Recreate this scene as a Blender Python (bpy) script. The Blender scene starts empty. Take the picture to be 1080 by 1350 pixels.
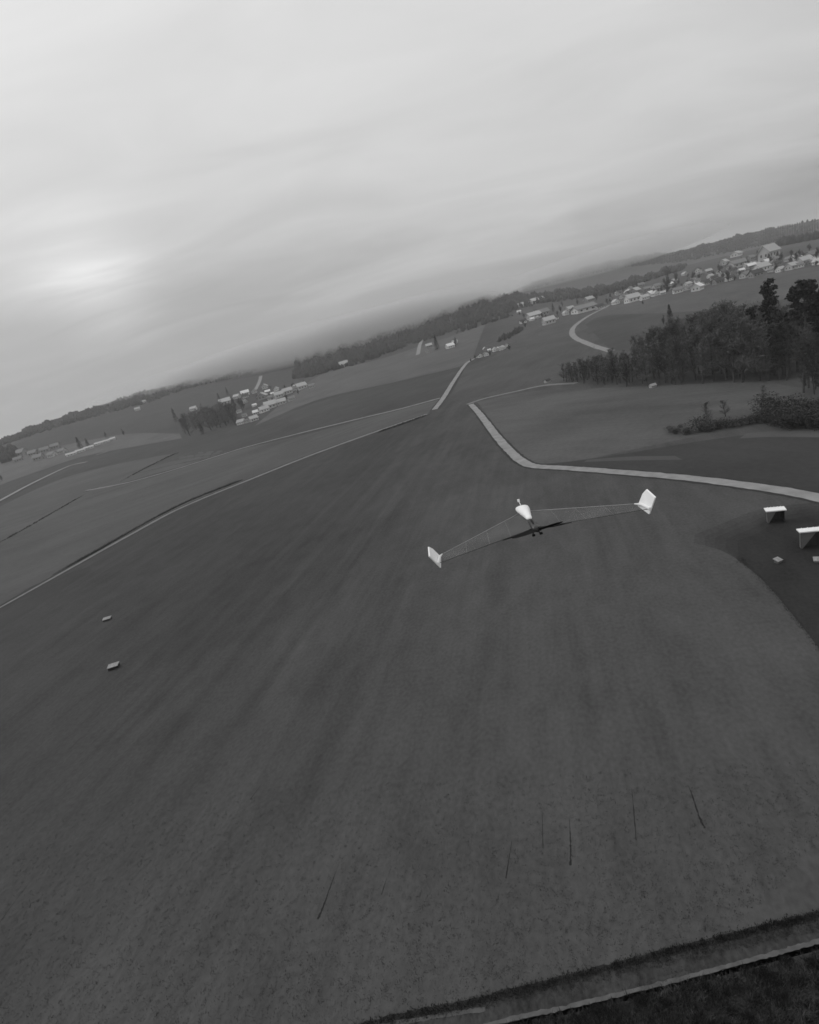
import bpy, math, random
import numpy as np
from mathutils import Matrix, Vector
random.seed(7); rng = np.random.default_rng(7)
scene = bpy.context.scene
C = scene.collection

# ------------------------------------------------------------------ camera
FPX, W, H = 704.0, 1080.0, 1350.0            # focal length in pixels of the 1080x1350 photograph
CAMZ = 40.0
PITCH, ROLL = math.atan(217/704), math.radians(15)
_fw = np.array([0, math.cos(PITCH), -math.sin(PITCH)])
_r0 = np.array([1.0, 0, 0]); _u0 = np.array([0, math.sin(PITCH), math.cos(PITCH)])
_rt = math.cos(ROLL)*_r0 - math.sin(ROLL)*_u0
_up = math.cos(ROLL)*_u0 + math.sin(ROLL)*_r0
cam = bpy.data.cameras.new('camera'); camo = bpy.data.objects.new('camera', cam); C.objects.link(camo)
cam.sensor_fit = 'HORIZONTAL'; cam.sensor_width = 36; cam.lens = 36*FPX/W
cam.clip_start = 0.05; cam.clip_end = 20000
m = Matrix(((_rt[0], _up[0], -_fw[0], 0), (_rt[1], _up[1], -_fw[1], 0), (_rt[2], _up[2], -_fw[2], CAMZ), (0, 0, 0, 1)))
camo.matrix_world = m
scene.camera = camo

# ------------------------------------------------------------------ sky, sun, exposure
SUN_EL, SUN_AZ = math.radians(38), math.radians(-50)      # ahead and to the left, behind cloud
world = bpy.data.worlds.new('World'); scene.world = world; world.use_nodes = True
nt = world.node_tree; nt.nodes.clear()
def N(t, **k):
    n = nt.nodes.new(t)
    for a, b in k.items(): setattr(n, a, b)
    return n
def L(a, b): nt.links.new(a, b)
def M_(op, a, b=None, c=None):
    n = N('ShaderNodeMath', operation=op)
    for i, v in enumerate((a, b, c)):
        if v is None: continue
        if isinstance(v, (int, float)): n.inputs[i].default_value = v
        else: L(v, n.inputs[i])
    return n.outputs[0]
tc = N('ShaderNodeTexCoord'); sep = N('ShaderNodeSeparateXYZ'); L(tc.outputs['Generated'], sep.inputs[0])
dx, dy, dz = sep.outputs
zc = M_('MAXIMUM', dz, 0.0)
# cloud deck: gradient of an overcast sky, brighter overhead, broken by long streaks
den = M_('ADD', zc, 0.16)
cv = N('ShaderNodeCombineXYZ'); L(M_('DIVIDE', dx, den), cv.inputs[0]); L(M_('DIVIDE', dy, den), cv.inputs[1])
mp = N('ShaderNodeMapping'); mp.inputs['Scale'].default_value = (0.42, 1.0, 1); mp.inputs['Rotation'].default_value = (0, 0, 0.35)
mp.inputs['Location'].default_value = (7.3, 2.2, 0)
L(cv.outputs[0], mp.inputs[0])
n1 = N('ShaderNodeTexNoise'); n1.inputs['Scale'].default_value = 1.15; n1.inputs['Detail'].default_value = 5; n1.inputs['Roughness'].default_value = .5
n1.inputs['Distortion'].default_value = .5; L(mp.outputs[0], n1.inputs['Vector'])
n2 = N('ShaderNodeTexNoise'); n2.inputs['Scale'].default_value = 2.6; n2.inputs['Detail'].default_value = 5; n2.inputs['Distortion'].default_value = .8; L(mp.outputs[0], n2.inputs['Vector'])
front = M_('ADD', M_('MULTIPLY_ADD', dx, .13, zc), M_('MULTIPLY', M_('SUBTRACT', n1.outputs[0], .5), .22))   # the cloud bank's tilted lower edge
fr = N('ShaderNodeMapRange', interpolation_type='SMOOTHSTEP'); L(front, fr.inputs[0])
for i_, v_ in ((1, .10), (2, .20), (3, .335), (4, .475)): fr.inputs[i_].default_value = v_
deck = M_('MULTIPLY_ADD', zc, .56, fr.outputs[0])
str_ = M_('MULTIPLY_ADD', M_('SUBTRACT', n1.outputs[0], .5), .16, 1.03)
str_ = M_('ADD', str_, M_('MULTIPLY', M_('SUBTRACT', n2.outputs[0], .5), .36))
# a thinner place in the cloud, low on the left
def lobe(x, y, wdt, amp):
    d = _fw*FPX + _rt*(x-540) + _up*(675-y); d = d/np.linalg.norm(d)
    vd = N('ShaderNodeVectorMath', operation='DISTANCE'); L(tc.outputs['Generated'], vd.inputs[0]); vd.inputs[1].default_value = d.tolist()
    q = M_('DIVIDE', vd.outputs['Value'], wdt)
    return M_('MULTIPLY', M_('POWER', 2.718, M_('MULTIPLY', M_('MULTIPLY', q, q), -1.0)), amp)
gap = M_('MULTIPLY', lobe(125, 362, .07, .36), M_('MULTIPLY_ADD', n2.outputs[0], 2.6, -.5))
lum = M_('ADD', M_('MULTIPLY', deck, str_), M_('MAXIMUM', M_('MULTIPLY', gap, .7), 0.0))
sky = N('ShaderNodeTexSky', sky_type='NISHITA'); sky.sun_disc = False
sky.sun_elevation = SUN_EL; sky.sun_rotation = SUN_AZ; sky.air_density = 1.5; sky.dust_density = 4
hs = N('ShaderNodeHueSaturation'); hs.inputs['Saturation'].default_value = 0; L(sky.outputs[0], hs.inputs['Color'])
cc = N('ShaderNodeCombineColor')
lum10 = M_('MULTIPLY', lum, 10.0)
for i in range(3): L(lum10, cc.inputs[i])
mx = N('ShaderNodeMix', data_type='RGBA'); mx.inputs[0].default_value = .94
L(hs.outputs[0], mx.inputs[6]); L(cc.outputs[0], mx.inputs[7])
bg = N('ShaderNodeBackground'); bg.inputs['Strength'].default_value = .1; L(mx.outputs[2], bg.inputs[0])
L(bg.outputs[0], N('ShaderNodeOutputWorld').inputs[0])
sl = bpy.data.lights.new('sun', 'SUN'); sl.energy = 1.0; sl.angle = math.radians(18); sl.color = (1, 1, 1)
so = bpy.data.objects.new('sun', sl); C.objects.link(so)
_sd = Vector((math.sin(SUN_AZ)*math.cos(SUN_EL), math.cos(SUN_AZ)*math.cos(SUN_EL), math.sin(SUN_EL)))
so.rotation_euler = _sd.to_track_quat('Z', 'Y').to_euler(); so.location = (0, 0, 300)
vs = scene.view_settings; vs.view_transform = 'Standard'; vs.look = 'None'; vs.exposure = 0; vs.gamma = 1; vs.use_curve_mapping = False
scene.cycles.use_denoising = True
scene.cycles.filter_width = 1.6
scene.cycles.max_bounces = 6; scene.cycles.diffuse_bounces = 2; scene.cycles.volume_bounces = 0; scene.cycles.transparent_max_bounces = 16

# ------------------------------------------------------------------ helpers: rays and terrain
def rays(px):
    px = np.asarray(px, float).reshape(-1, 2)
    d = _fw*FPX + np.outer(px[:, 0]-540, _rt) + np.outer(675-px[:, 1], _up)
    return d/np.linalg.norm(d, axis=1, keepdims=True)
def azt(px):
    d = rays(px); return np.arctan2(d[:, 0], d[:, 1]), d[:, 2]/np.hypot(d[:, 0], d[:, 1])
AZ = np.radians(np.concatenate([np.arange(-180, -60, 6), np.arange(-60, 60, 0.5), np.arange(60, 181, 6)]))
RS = np.concatenate([[0.5], np.linspace(20, 300, 15), 300*1.035**np.arange(1, 96)])
def curve(pts, R):
    a, t = azt(pts); return np.interp(AZ, a, CAMZ + R*t)
RIDGE_NEAR = [(-200, 628), (0, 579), (60, 556), (130, 534), (200, 512), (270, 497), (340, 484), (400, 470), (480, 447), (560, 419), (600, 402), (625, 393), (650, 390), (690, 388), (740, 383), (790, 378), (850, 362), (920, 346), (1000, 327), (1080, 312), (1250, 275)]
RIDGE_FAR = [(-200, 640), (0, 592), (200, 530), (400, 482), (560, 430), (640, 400), (680, 380), (720, 366), (770, 352), (830, 339), (880, 333), (910, 327), (960, 313), (1000, 304), (1040, 297), (1080, 288), (1250, 262)]
z_v = np.interp(AZ, np.radians([-60, -40, -28, -20, -13, -7, -2, 6, 12, 17, 22, 30, 40, 60]), [4, 4, 6, 5, 5, 11, 17, 17, 14, 17, 18, 18, 15, 8])
z_n = curve(RIDGE_NEAR, 1500); z_f = curve(RIDGE_FAR, 2500)
ker = np.hanning(7); ker /= ker.sum()
z_v = np.convolve(np.pad(z_v, 3, mode='edge'), ker, 'valid')
Z = np.zeros((len(RS), len(AZ)))
for j in range(len(AZ)):
    lo = min(z_n[j], z_f[j])*.8
    xs = [0, 290, 420, 600, 750, 1000, 1250, 1500, 1900, 2500, 3100, 4000, 12000]
    zz = [0, 0, .16*z_v[j], .62*z_v[j], z_v[j], z_v[j]+.26*(z_n[j]-z_v[j]), z_v[j]+.66*(z_n[j]-z_v[j]), z_n[j], lo, z_f[j], z_f[j]*.7, 30, 10]
    Z[:, j] = np.interp(RS, xs, zz)
for _ in range(2):                                        # round off the kinks
    Zs = Z.copy(); Zs[1:-1] = (Z[:-2]+2*Z[1:-1]+Z[2:])/4
    far_ = (RS > 310) & (np.abs(RS-1500) > 60) & (np.abs(RS-2500) > 90)
    Z[far_] = Zs[far_]
und = np.zeros_like(Z)                                    # gentle folds in the farmland
XX = RS[:, None]*np.sin(AZ)[None]; YY = RS[:, None]*np.cos(AZ)[None]
for k in range(7):
    a = rng.uniform(0, 6.28); wl = rng.uniform(160, 520); und += np.sin((XX*np.cos(a)+YY*np.sin(a))*6.283/wl+rng.uniform(0, 6))*wl/520
Z += und*np.clip((RS-320)/500, 0, 1)[:, None]*np.clip((1400-RS)/300, .25, 1)[:, None]*1.1
def zt(x, y):
    x = np.asarray(x, float); y = np.asarray(y, float)
    r = np.clip(np.hypot(x, y), RS[0], RS[-1]-1); a = np.arctan2(x, y)
    i = np.clip(np.searchsorted(RS, r)-1, 0, len(RS)-2); j = np.clip(np.searchsorted(AZ, a)-1, 0, len(AZ)-2)
    u = (r-RS[i])/(RS[i+1]-RS[i]); v = (a-AZ[j])/(AZ[j+1]-AZ[j])
    return (Z[i, j]*(1-u)+Z[i+1, j]*u)*(1-v) + (Z[i, j+1]*(1-u)+Z[i+1, j+1]*u)*v
TS = 20*1.012**np.arange(0, 470)
def P(px):
    """where the sight line through a pixel meets the terrain"""
    d = rays(px); n = len(d); out = np.zeros((n, 3))
    for s in range(0, n, 400):
        dd = d[s:s+400]
        pts = dd[:, None, :]*TS[None, :, None]
        below = (pts[..., 2]+CAMZ) < zt(pts[..., 0], pts[..., 1])
        k = np.where(below.any(1), below.argmax(1), len(TS)-1)
        lo, hi = TS[np.maximum(k-1, 0)].copy(), TS[k].copy()
        for _ in range(22):
            mid = (lo+hi)/2; q = dd*mid[:, None]
            b = (q[:, 2]+CAMZ) < zt(q[:, 0], q[:, 1])
            hi = np.where(b, mid, hi); lo = np.where(b, lo, mid)
        q = dd*hi[:, None]; q[:, 2] = zt(q[:, 0], q[:, 1]); out[s:s+400] = q
    return out
def P1(x, y): return P([(x, y)])[0]

# ------------------------------------------------------------------ materials
ROW = azt([(700, 407)])[0][0]                              # bearing of the drill rows
def mat(name, tone, rough=.8, noise=.12, scale=2.0, spec=.2, bump=0.0, detail=3, coords='Object'):
    m = bpy.data.materials.new(name); m.use_nodes = True; t = m.node_tree; b = t.nodes['Principled BSDF']
    b.inputs['Roughness'].default_value = rough; b.inputs['Specular IOR Level'].default_value = spec
    tcn = t.nodes.new('ShaderNodeTexCoord'); no = t.nodes.new('ShaderNodeTexNoise')
    no.inputs['Scale'].default_value = scale; no.inputs['Detail'].default_value = detail
    t.links.new(tcn.outputs[coords], no.inputs['Vector'])
    mr = t.nodes.new('ShaderNodeMapRange'); mr.inputs[1].default_value = .25; mr.inputs[2].default_value = .75
    mr.inputs[3].default_value = tone*(1-noise); mr.inputs[4].default_value = tone*(1+noise)
    t.links.new(no.outputs[0], mr.inputs[0]); t.links.new(mr.outputs[0], b.inputs['Base Color'])
    if bump:
        bp = t.nodes.new('ShaderNodeBump'); bp.inputs['Strength'].default_value = bump; bp.inputs['Distance'].default_value = .05
        t.links.new(no.outputs[0], bp.inputs['Height']); t.links.new(bp.outputs[0], b.inputs['Normal'])
    return m
def field_mat(name, tone, streak=.16, blotch=.16, fine=.10, row=ROW, rs=1.0, tex=1.0, west=1.0):
    """grass or young crop: drill rows, broad blotches and fine tufts, all in ground coordinates"""
    m = bpy.data.materials.new(name); m.use_nodes = True; t = m.node_tree; b = t.nodes['Principled BSDF']
    b.inputs['Roughness'].default_value = .95; b.inputs['Specular IOR Level'].default_value = .05
    def nn(k, **kw):
        n = t.nodes.new(k)
        for a_, v in kw.items(): setattr(n, a_, v)
        return n
    tcn = nn('ShaderNodeTexCoord')
    rot = nn('ShaderNodeMapping'); rot.inputs['Rotation'].default_value = (0, 0, row); t.links.new(tcn.outputs['Object'], rot.inputs[0])
    def noise(sx, sy, sc, det, dist=0.0):
        mp_ = nn('ShaderNodeMapping'); mp_.inputs['Scale'].default_value = (sx, sy, 1); t.links.new(rot.outputs[0], mp_.inputs[0])
        no = nn('ShaderNodeTexNoise'); no.inputs['Scale'].default_value = sc; no.inputs['Detail'].default_value = det
        no.inputs['Distortion'].default_value = dist
        t.links.new(mp_.outputs[0], no.inputs['Vector']); return no.outputs[0]
    def ma(op, a, b_=None, c=None):
        n = nn('ShaderNodeMath', operation=op)
        for i, v in enumerate((a, b_, c)):
            if v is None: continue
            if isinstance(v, (int, float)): n.inputs[i].default_value = v
            else: t.links.new(v, n.inputs[i])
        return n.outputs[0]
    s1 = noise(.9*rs, .03*rs, 1.0, 4, .3); s2 = noise(.22*rs, .012*rs, 1.0, 3, .5); bl = noise(1, 1, .017, 5, .6); fi = noise(1, .7, 2.4*tex, 4); mid = noise(1, .5, .35*tex, 4, .4)
    mid2 = noise(1, .45, .11*tex, 5, .8)
    gate = ma('MULTIPLY_ADD', noise(1, 1, .03, 3), 3.4, -1.1)
    gate = ma('MAXIMUM', gate, 0.05)
    tot = ma('MULTIPLY', ma('MULTIPLY', ma('SUBTRACT', s1, .5), 2.4*streak), gate)
    tot = ma('ADD', tot, ma('MULTIPLY', ma('SUBTRACT', s2, .5), 2.0*streak))
    tot = ma('ADD', tot, ma('MULTIPLY', ma('SUBTRACT', bl, .5), 2.6*blotch))
    tot = ma('ADD', tot, ma('MULTIPLY', ma('SUBTRACT', fi, .5), 2.4*fine))
    tot = ma('ADD', tot, ma('MULTIPLY', ma('SUBTRACT', mid, .5), 1.6*fine))
    tot = ma('ADD', tot, ma('MULTIPLY', ma('SUBTRACT', mid2, .5), 1.6*fine))
    col = ma('MULTIPLY', ma('MAXIMUM', ma('ADD', tot, 1.0), .25), tone)
    if west != 1.0:                                        # the tone darkens towards the west side
        sx = nn('ShaderNodeSeparateXYZ'); t.links.new(rot.outputs[0], sx.inputs[0]); mw = nn('ShaderNodeMapRange', interpolation_type='SMOOTHSTEP')
        t.links.new(ma('ADD', sx.outputs[0], ma('MULTIPLY', ma('SUBTRACT', s2, .5), 40.0)), mw.inputs[0])
        mw.inputs[1].default_value = -75; mw.inputs[2].default_value = -18; mw.inputs[3].default_value = west; mw.inputs[4].default_value = 1.0
        col = ma('MULTIPLY', col, mw.outputs[0])
    t.links.new(col, b.inputs['Base Color'])
    bp = nn('ShaderNodeBump'); bp.inputs['Strength'].default_value = .35; bp.inputs['Distance'].default_value = .12
    t.links.new(ma('ADD', fi, ma('MULTIPLY', s1, .8)), bp.inputs['Height']); t.links.new(bp.outputs[0], b.inputs['Normal'])
    return m
MAT = dict(
    white=mat('white_paint', .78, .45, .03, 3), film=None,
    carbon=mat('carbon_black', .010, .7, .2, 20, .15), darkm=mat('dark_motor', .02, .4, .2, 30, .5),
    spar=mat('spar_dark', .03, .5, .1, 5), sparl=mat('spar_pale', .24, .5, .1, 5),
    wall_white=mat('render_white', .62, .85, .10, .6), wall_pale=mat('render_pale', .42, .85, .12, .6), wall_grey=mat('render_grey', .24, .85, .15, .6), wall_dark=mat('timber_dark', .09, .85, .2, .8),
    roof_white=mat('roof_snow_pale', .66, .8, .12, .5), roof_light=mat('roof_light', .38, .8, .15, .5), roof_mid=mat('roof_mid', .17, .8, .2, .5), roof_dark=mat('roof_dark', .055, .8, .25, .5),
    roof_mid2=mat('lid_weathered', .24, .85, .35, 3), glass=mat('window_dark', .02, .2, .1, 1, .5), door=mat('door_brown', .07, .6, .2, 2),
    bark=mat('bark_grey', .065, .95, .3, 1.5), twig=mat('twig_grey', .078, .95, .3, .6), twig_pale=mat('twig_pale', .125, .95, .3, .6), twig_dark=mat('twig_dark', .045, .95, .3, .6),
    needle=mat('needle_dark', .018, .9, .4, .8), needle2=mat('needle_grey', .032, .9, .4, .8),
    road=mat('road_concrete', .22, .9, .22, .35, .1, coords='Object'), lane=mat('lane_gravel', .20, .95, .15, .3, .1), path=mat('path_earth', .125, .95, .25, .5, .1),
    path2=mat('path_pale', .15, .95, .2, .3, .1),
    verge_halo=field_mat('verge_halo_dark', .036, .05, .1, .25), hedge=mat('hedge_dark', .035, .95, .4, .8),
    shedwall=mat('shed_board', .115, .8, .15, 1.5), sheddark=mat('shed_dark_shade', .03, .9, .2, 2), sheet=mat('roof_sheet_white', .74, .5, .06, 1.2, .3),
    tuft=mat('rough_grass', .036, .95, .6, .5), tuft2=mat('rough_grass_pale', .075, .95, .5, .5), soil_shade=mat('soil_and_shade', .016, .95, .4, 3),
    wood=mat('forest_mass', .034, .95, .45, .02), wood2=mat('forest_mass_pale', .05, .95, .4, .02),
)

# ------------------------------------------------------------------ object helpers
def mesh_obj(name, verts, faces, material, parent=None, smooth=False):
    me = bpy.data.meshes.new(name); me.from_pydata([tuple(map(float, v)) for v in verts], [], [tuple(f) for f in faces]); me.update()
    me.materials.append(material)
    if smooth: me.polygons.foreach_set('use_smooth', [True]*len(me.polygons))
    o = bpy.data.objects.new(name, me); C.objects.link(o)
    if parent: o.parent = parent
    return o
def inst(name, me, parent=None, loc=(0, 0, 0), rz=0, s=(1, 1, 1)):
    o = bpy.data.objects.new(name, me); C.objects.link(o)
    if parent: o.parent = parent
    o.location = loc; o.rotation_euler = (0, 0, rz); o.scale = s if not isinstance(s, (int, float)) else (s, s, s)
    return o
def empty(name, loc, rz=0, s=1):
    o = bpy.data.objects.new(name, None); C.objects.link(o); o.location = tuple(map(float, loc)); o.rotation_euler = (0, 0, rz); o.scale = (s, s, s)
    o.empty_display_size = .3
    return o
def tag(o, label=None, cat=None, group=None, kind=None):
    for k, v in (('label', label), ('category', cat), ('group', group), ('kind', kind)):
        if v: o[k] = v
    return o
class MB:
    def __init__(s): s.v = []; s.f = []
    def poly(s, pts, faces):
        n = len(s.v); s.v += [tuple(map(float, p)) for p in pts]; s.f += [tuple(i+n for i in f) for f in faces]
    def box(s, c, d, rz=0, rm=None):
        pts = []
        for z in (-1, 1):
            for y in (-1, 1):
                for x in (-1, 1):
                    v = np.array([x*d[0]/2, y*d[1]/2, z*d[2]/2])
                    if rz: v = np.array([v[0]*math.cos(rz)-v[1]*math.sin(rz), v[0]*math.sin(rz)+v[1]*math.cos(rz), v[2]])
                    if rm is not None: v = rm @ v
                    pts.append(v+np.array(c))
        s.poly(pts, [(0, 2, 3, 1), (4, 5, 7, 6), (0, 1, 5, 4), (2, 6, 7, 3), (0, 4, 6, 2), (1, 3, 7, 5)])
    def tube(s, pts, rad, n=6, cap=True):
        pts = [np.array(p, float) for p in pts]; rad = [rad]*len(pts) if isinstance(rad, (int, float)) else rad
        base = len(s.v)
        for k, p in enumerate(pts):
            t = pts[min(k+1, len(pts)-1)]-pts[max(k-1, 0)]; t = t/(np.linalg.norm(t)+1e-9)
            a = np.cross(t, [0, 0, 1.] if abs(t[2]) < .9 else [1., 0, 0]); a /= np.linalg.norm(a); b = np.cross(t, a)
            for i in range(n):
                w = 6.28318*i/n; s.v.append(tuple(p+rad[k]*(a*math.cos(w)+b*math.sin(w))))
        for k in range(len(pts)-1):
            for i in range(n):
                s.f.append((base+k*n+i, base+k*n+(i+1) % n, base+(k+1)*n+(i+1) % n, base+(k+1)*n+i))
        if cap:
            s.f.append(tuple(base+i for i in range(n))[::-1]); s.f.append(tuple(base+(len(pts)-1)*n+i for i in range(n)))
    def build(s, name, material, parent=None, smooth=False): return mesh_obj(name, s.v, s.f, material, parent, smooth)
    def mesh(s, name, material):
        me = bpy.data.meshes.new(name); me.from_pydata(s.v, [], s.f); me.update(); me.materials.append(material); return me
def spline(pts, n):
    """Catmull-Rom through points, n samples"""
    p = np.asarray(pts, float); p = np.vstack([2*p[0]-p[1], p, 2*p[-1]-p[-2]]); out = []
    k = len(p)-3
    for q in np.linspace(0, k-1e-6, n):
        i = int(q); t = q-i; a, b, c, d = p[i:i+4]
        out.append(.5*((2*b)+(c-a)*t+(2*a-5*b+4*c-d)*t*t+(3*b-3*c+d-a)*t**3))
    return np.array(out)
def lift(q, k):                                            # how far a sheet lies above the terrain
    return .004*k + np.clip(np.hypot(q[..., 0], q[..., 1])-290, 0, 1e9)*.0005
def patch(name, bottom, top, material, k=1, n=40, m_=10, wob=0.0):
    """a field: the ground between two lines, laid over the terrain"""
    b = spline(bottom, n); t = spline(top, n)
    w = np.linspace(0, 1, m_)[None, :, None]
    g = b[:, None, :]*(1-w)+t[:, None, :]*w
    if wob: g[:, 0] += rng.normal(0, wob, (n, 2)); g[:, -1] += rng.normal(0, wob, (n, 2))
    q = P(g.reshape(-1, 2)); q[:, 2] += lift(q, k)
    f = [(i*m_+j, (i+1)*m_+j, (i+1)*m_+j+1, i*m_+j+1) for i in range(n-1) for j in range(m_-1)]
    o = mesh_obj(name, q, f, material); tag(o, kind='structure'); return o
def strip(name, px, width, material, k=3, n=60, thick=0.0, world_pts=None, wobble=0.0, kind='structure'):
    c = P(px) if world_pts is None else world_pts
    c = spline(c[:, :2], n)
    t = np.gradient(c, axis=0); t /= np.linalg.norm(t, axis=1, keepdims=True); nr = np.stack([t[:, 1], -t[:, 0]], 1)
    wd = np.interp(np.linspace(0, 1, n), np.linspace(0, 1, len(width)), width) if hasattr(width, '__len__') else np.full(n, width)
    wl = wd/2*(1+rng.normal(0, wobble, n)); wr = wd/2*(1+rng.normal(0, wobble, n))
    V = []; 
    for i in range(n):
        for p in (c[i]-nr[i]*wl[i], c[i], c[i]+nr[i]*wr[i]):
            z = float(zt(p[0], p[1])); V.append([p[0], p[1], z])
    V = np.array(V); V[:, 2] += lift(V, k)+thick
    f = [(i*3+a, i*3+a+1, (i+1)*3+a+1, (i+1)*3+a) for i in range(n-1) for a in (0, 1)]
    if thick:
        n0 = len(V); lo = V.copy(); lo[:, 2] -= thick+.05; V = np.vstack([V, lo])
        f += [(i*3, (i+1)*3, n0+(i+1)*3, n0+i*3) for i in range(n-1)] + [(i*3+2, n0+i*3+2, n0+(i+1)*3+2, (i+1)*3+2) for i in range(n-1)]
    o = mesh_obj(name, V, f, material); tag(o, kind=kind); return o

# ------------------------------------------------------------------ terrain
V = [(0, 0, 0)]
for i, r in enumerate(RS):
    for j in range(len(AZ)-1): V.append((r*math.sin(AZ[j]), r*math.cos(AZ[j]), Z[i, j]))
na = len(AZ)-1
F = [(0, 1+(j+1) % na, 1+j) for j in range(na)]
for i in range(len(RS)-1):
    for j in range(na):
        a, b = 1+i*na+j, 1+i*na+(j+1) % na; F.append((a, b, b+na, a+na))
ground = mesh_obj('ground', V, F, field_mat('main_field_grass', .063, .19, .26, .28, west=.74), smooth=True); tag(ground, kind='structure')

G = lambda n, t, **k: field_mat(n, t, **k)
far = dict(streak=.20, blotch=.24, fine=.16, rs=.35, tex=.25)
# left: light meadows beyond the curving lane, then the dark crop below the village
patch('meadow', [(-60, 832), (0, 800), (100, 745), (240, 668), (330, 632), (413, 598), (563, 546)], [(-60, 700), (0, 668), (60, 640), (113, 622), (217, 600), (350, 585), (580, 526)], G('meadow_pale', 0.0730, row=1.0, **far), 1, 60, 12)
patch('crop_field', [(153, 638), (217, 622), (330, 588), (453, 556), (520, 541), (585, 524)], [(160, 634), (233, 598), (335, 565), (420, 530), (520, 506), (604, 486)], G('crop_dark', 0.0510, row=.6, **far), 2, 50, 12)
patch('meadow', [(-60, 668), (0, 640), (50, 622), (110, 602), (200, 585), (240, 578)], [(-60, 632), (0, 607), (40, 596), (90, 586), (170, 572), (237, 572)], G('meadow_grey', 0.0880, row=.2, **far), 2, 40, 8)
patch('meadow', [(335, 562), (420, 527), (520, 504), (604, 484), (622, 476)], [(352, 548), (420, 496), (500, 474), (590, 445), (640, 428)], G('meadow_upper', 0.0810, row=.9, **far), 2, 40, 10)
patch('meadow', [(590, 530), (640, 522), (700, 512), (745, 500), (800, 470), (812, 464)], [(614, 484), (650, 470), (690, 447), (730, 428), (752, 422), (756, 440)], G('hill_meadow', 0.0634, row=.5, **far), 2, 40, 10)
patch('crop_field', [(806, 462), (840, 462), (900, 450), (960, 430), (1100, 400)], [(772, 428), (800, 416), (890, 412), (960, 405), (1100, 385)], G('hill_crop', 0.0528, row=1.2, **far), 2, 40, 8)
patch('meadow', [(770, 428), (800, 416), (890, 412), (960, 405), (1100, 385)], [(800, 405), (850, 396), (920, 383), (990, 366), (1100, 348)], G('hill_meadow_upper', 0.0757, row=.3, **far), 2, 40, 8)
# right: meadow beyond the road, darker strip, pale verge by the stream
patch('meadow', [(632, 533), (662, 574), (694, 608), (760, 607), (870, 585), (960, 566), (1060, 540)], [(628, 530), (700, 516), (780, 512), (860, 509), (940, 505), (1000, 504), (1062, 512)], G('right_meadow', 0.078, row=-.7, streak=.16, blotch=.40, fine=.22, rs=.5, tex=.4), 1, 60, 14)
patch('crop_field', [(700, 613), (800, 618), (900, 627), (1000, 639), (1110, 660)], [(760, 608), (830, 597), (920, 582), (1000, 572), (1110, 566)], G('right_crop', 0.0440, row=-.3, streak=.12, blotch=.25, fine=.16, rs=.5, tex=.4), 2, 50, 10)
patch('grass_strip', [(975, 578), (1020, 576), (1110, 577)], [(985, 571), (1030, 568), (1110, 567)], G('stream_grass', 0.0748, streak=.05, blotch=.2, fine=.1), 3, 24, 4)
patch('grass_strip', [(770, 609), (830, 607), (900, 606)], [(775, 606), (830, 602), (890, 601)], G('crop_edge_grass', 0.0704, streak=.05, blotch=.3, fine=.1), 3, 24, 3)
# the dark rough ground round the shelters
for k_, (dx_, tone_) in enumerate([(0, .052), (16, .046), (30, .040), (46, .034), (64, .029)]):      # grass thinning out in stages towards the trampled middle
    patch('rough_ground', [(915+dx_*.9, 716+dx_*.18), (958+dx_*.38, 728+dx_*.26), (1005, 764), (1034, 797), (1083, 859), (1160, 970)], [(916+dx_*.9, 705+dx_*.12), (958+dx_*.6, 688+dx_*.25), (1005+dx_*.4, 671+dx_*.25), (1085, 662+dx_*.25), (1170, 660+dx_*.25)], G('rough_%d' % k_, tone_, streak=.10, blotch=.5, fine=.3), 1+k_, 60, 16)
patch('rough_ground', [(-80, 900), (-10, 838), (55, 796), (120, 752)], [(-80, 838), (-10, 803), (52, 769), (119, 747)], G('rough_headland', 0.0396, streak=.06, blotch=.3, fine=.2), 2, 24, 4, .6)

# roads, lanes and tracks (most over a wider dark strip, added to imitate sharpening halos)
def road(name, px, w, material, k=4, n=80, verge_halo=1.1, thick=.03):
    if verge_halo: strip('verge_halo', px, (np.array(w)+2*verge_halo) if hasattr(w, '__len__') else w+2*verge_halo, MAT['verge_halo'], k-1, n, 0, wobble=.06)
    return strip(name, px, w, material, k, n, thick, wobble=.05)
road('field_road', [(621, 533), (632, 545), (655, 575), (676, 598), (690, 609), (705, 614.5), (745, 617), (800, 621), (900, 629.5), (1000, 642), (1080, 656), (1200, 684)], 2.9, MAT['road'], 5, 140, .8)
road('village_road', [(573, 540), (585, 524), (598, 503), (611, 484), (618, 477), (632, 470)], [3.4, 3.4, 3.6], MAT['road'], 5, 40, 1.2, .06)
strip('lane', [(616, 533), (640, 525), (680, 516), (718, 508), (760, 505)], 3.4, MAT['path2'], 4, 50)
road('hill_lane', [(804, 402), (785, 412), (765, 424), (755, 434), (757, 444), (775, 453), (806, 463)], 5.0, MAT['lane'], 5, 60, 0, .05)
road('lane', [(113, 647), (165, 637), (217, 623), (275, 605), (330, 588), (400, 570), (453, 557), (520, 541), (580, 525)], [3.5, 4.0, 5.0, 5.0], MAT['path2'], 5, 90, 2.6, .02)  # wider dark strip stands in for the shadow below this lane
road('lane', [(-80, 845), (0, 801), (50, 773), (100, 745), (170, 706), (240, 669), (330, 632), (413, 599), (490, 571), (563, 546)], [1.0, 1.4, 2.0, 2.8, 3.6, 4.0], MAT['path2'], 5, 120, 1.6, .02)
road('lane', [(-60, 692), (0, 660), (45, 636), (90, 615), (115, 609)], 5.0, MAT['lane'], 5, 40, 3.0, .03)
strip('lane', [(127, 600), (160, 590), (200, 583), (232, 574)], 4.5, MAT['path2'], 4, 30)
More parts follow.
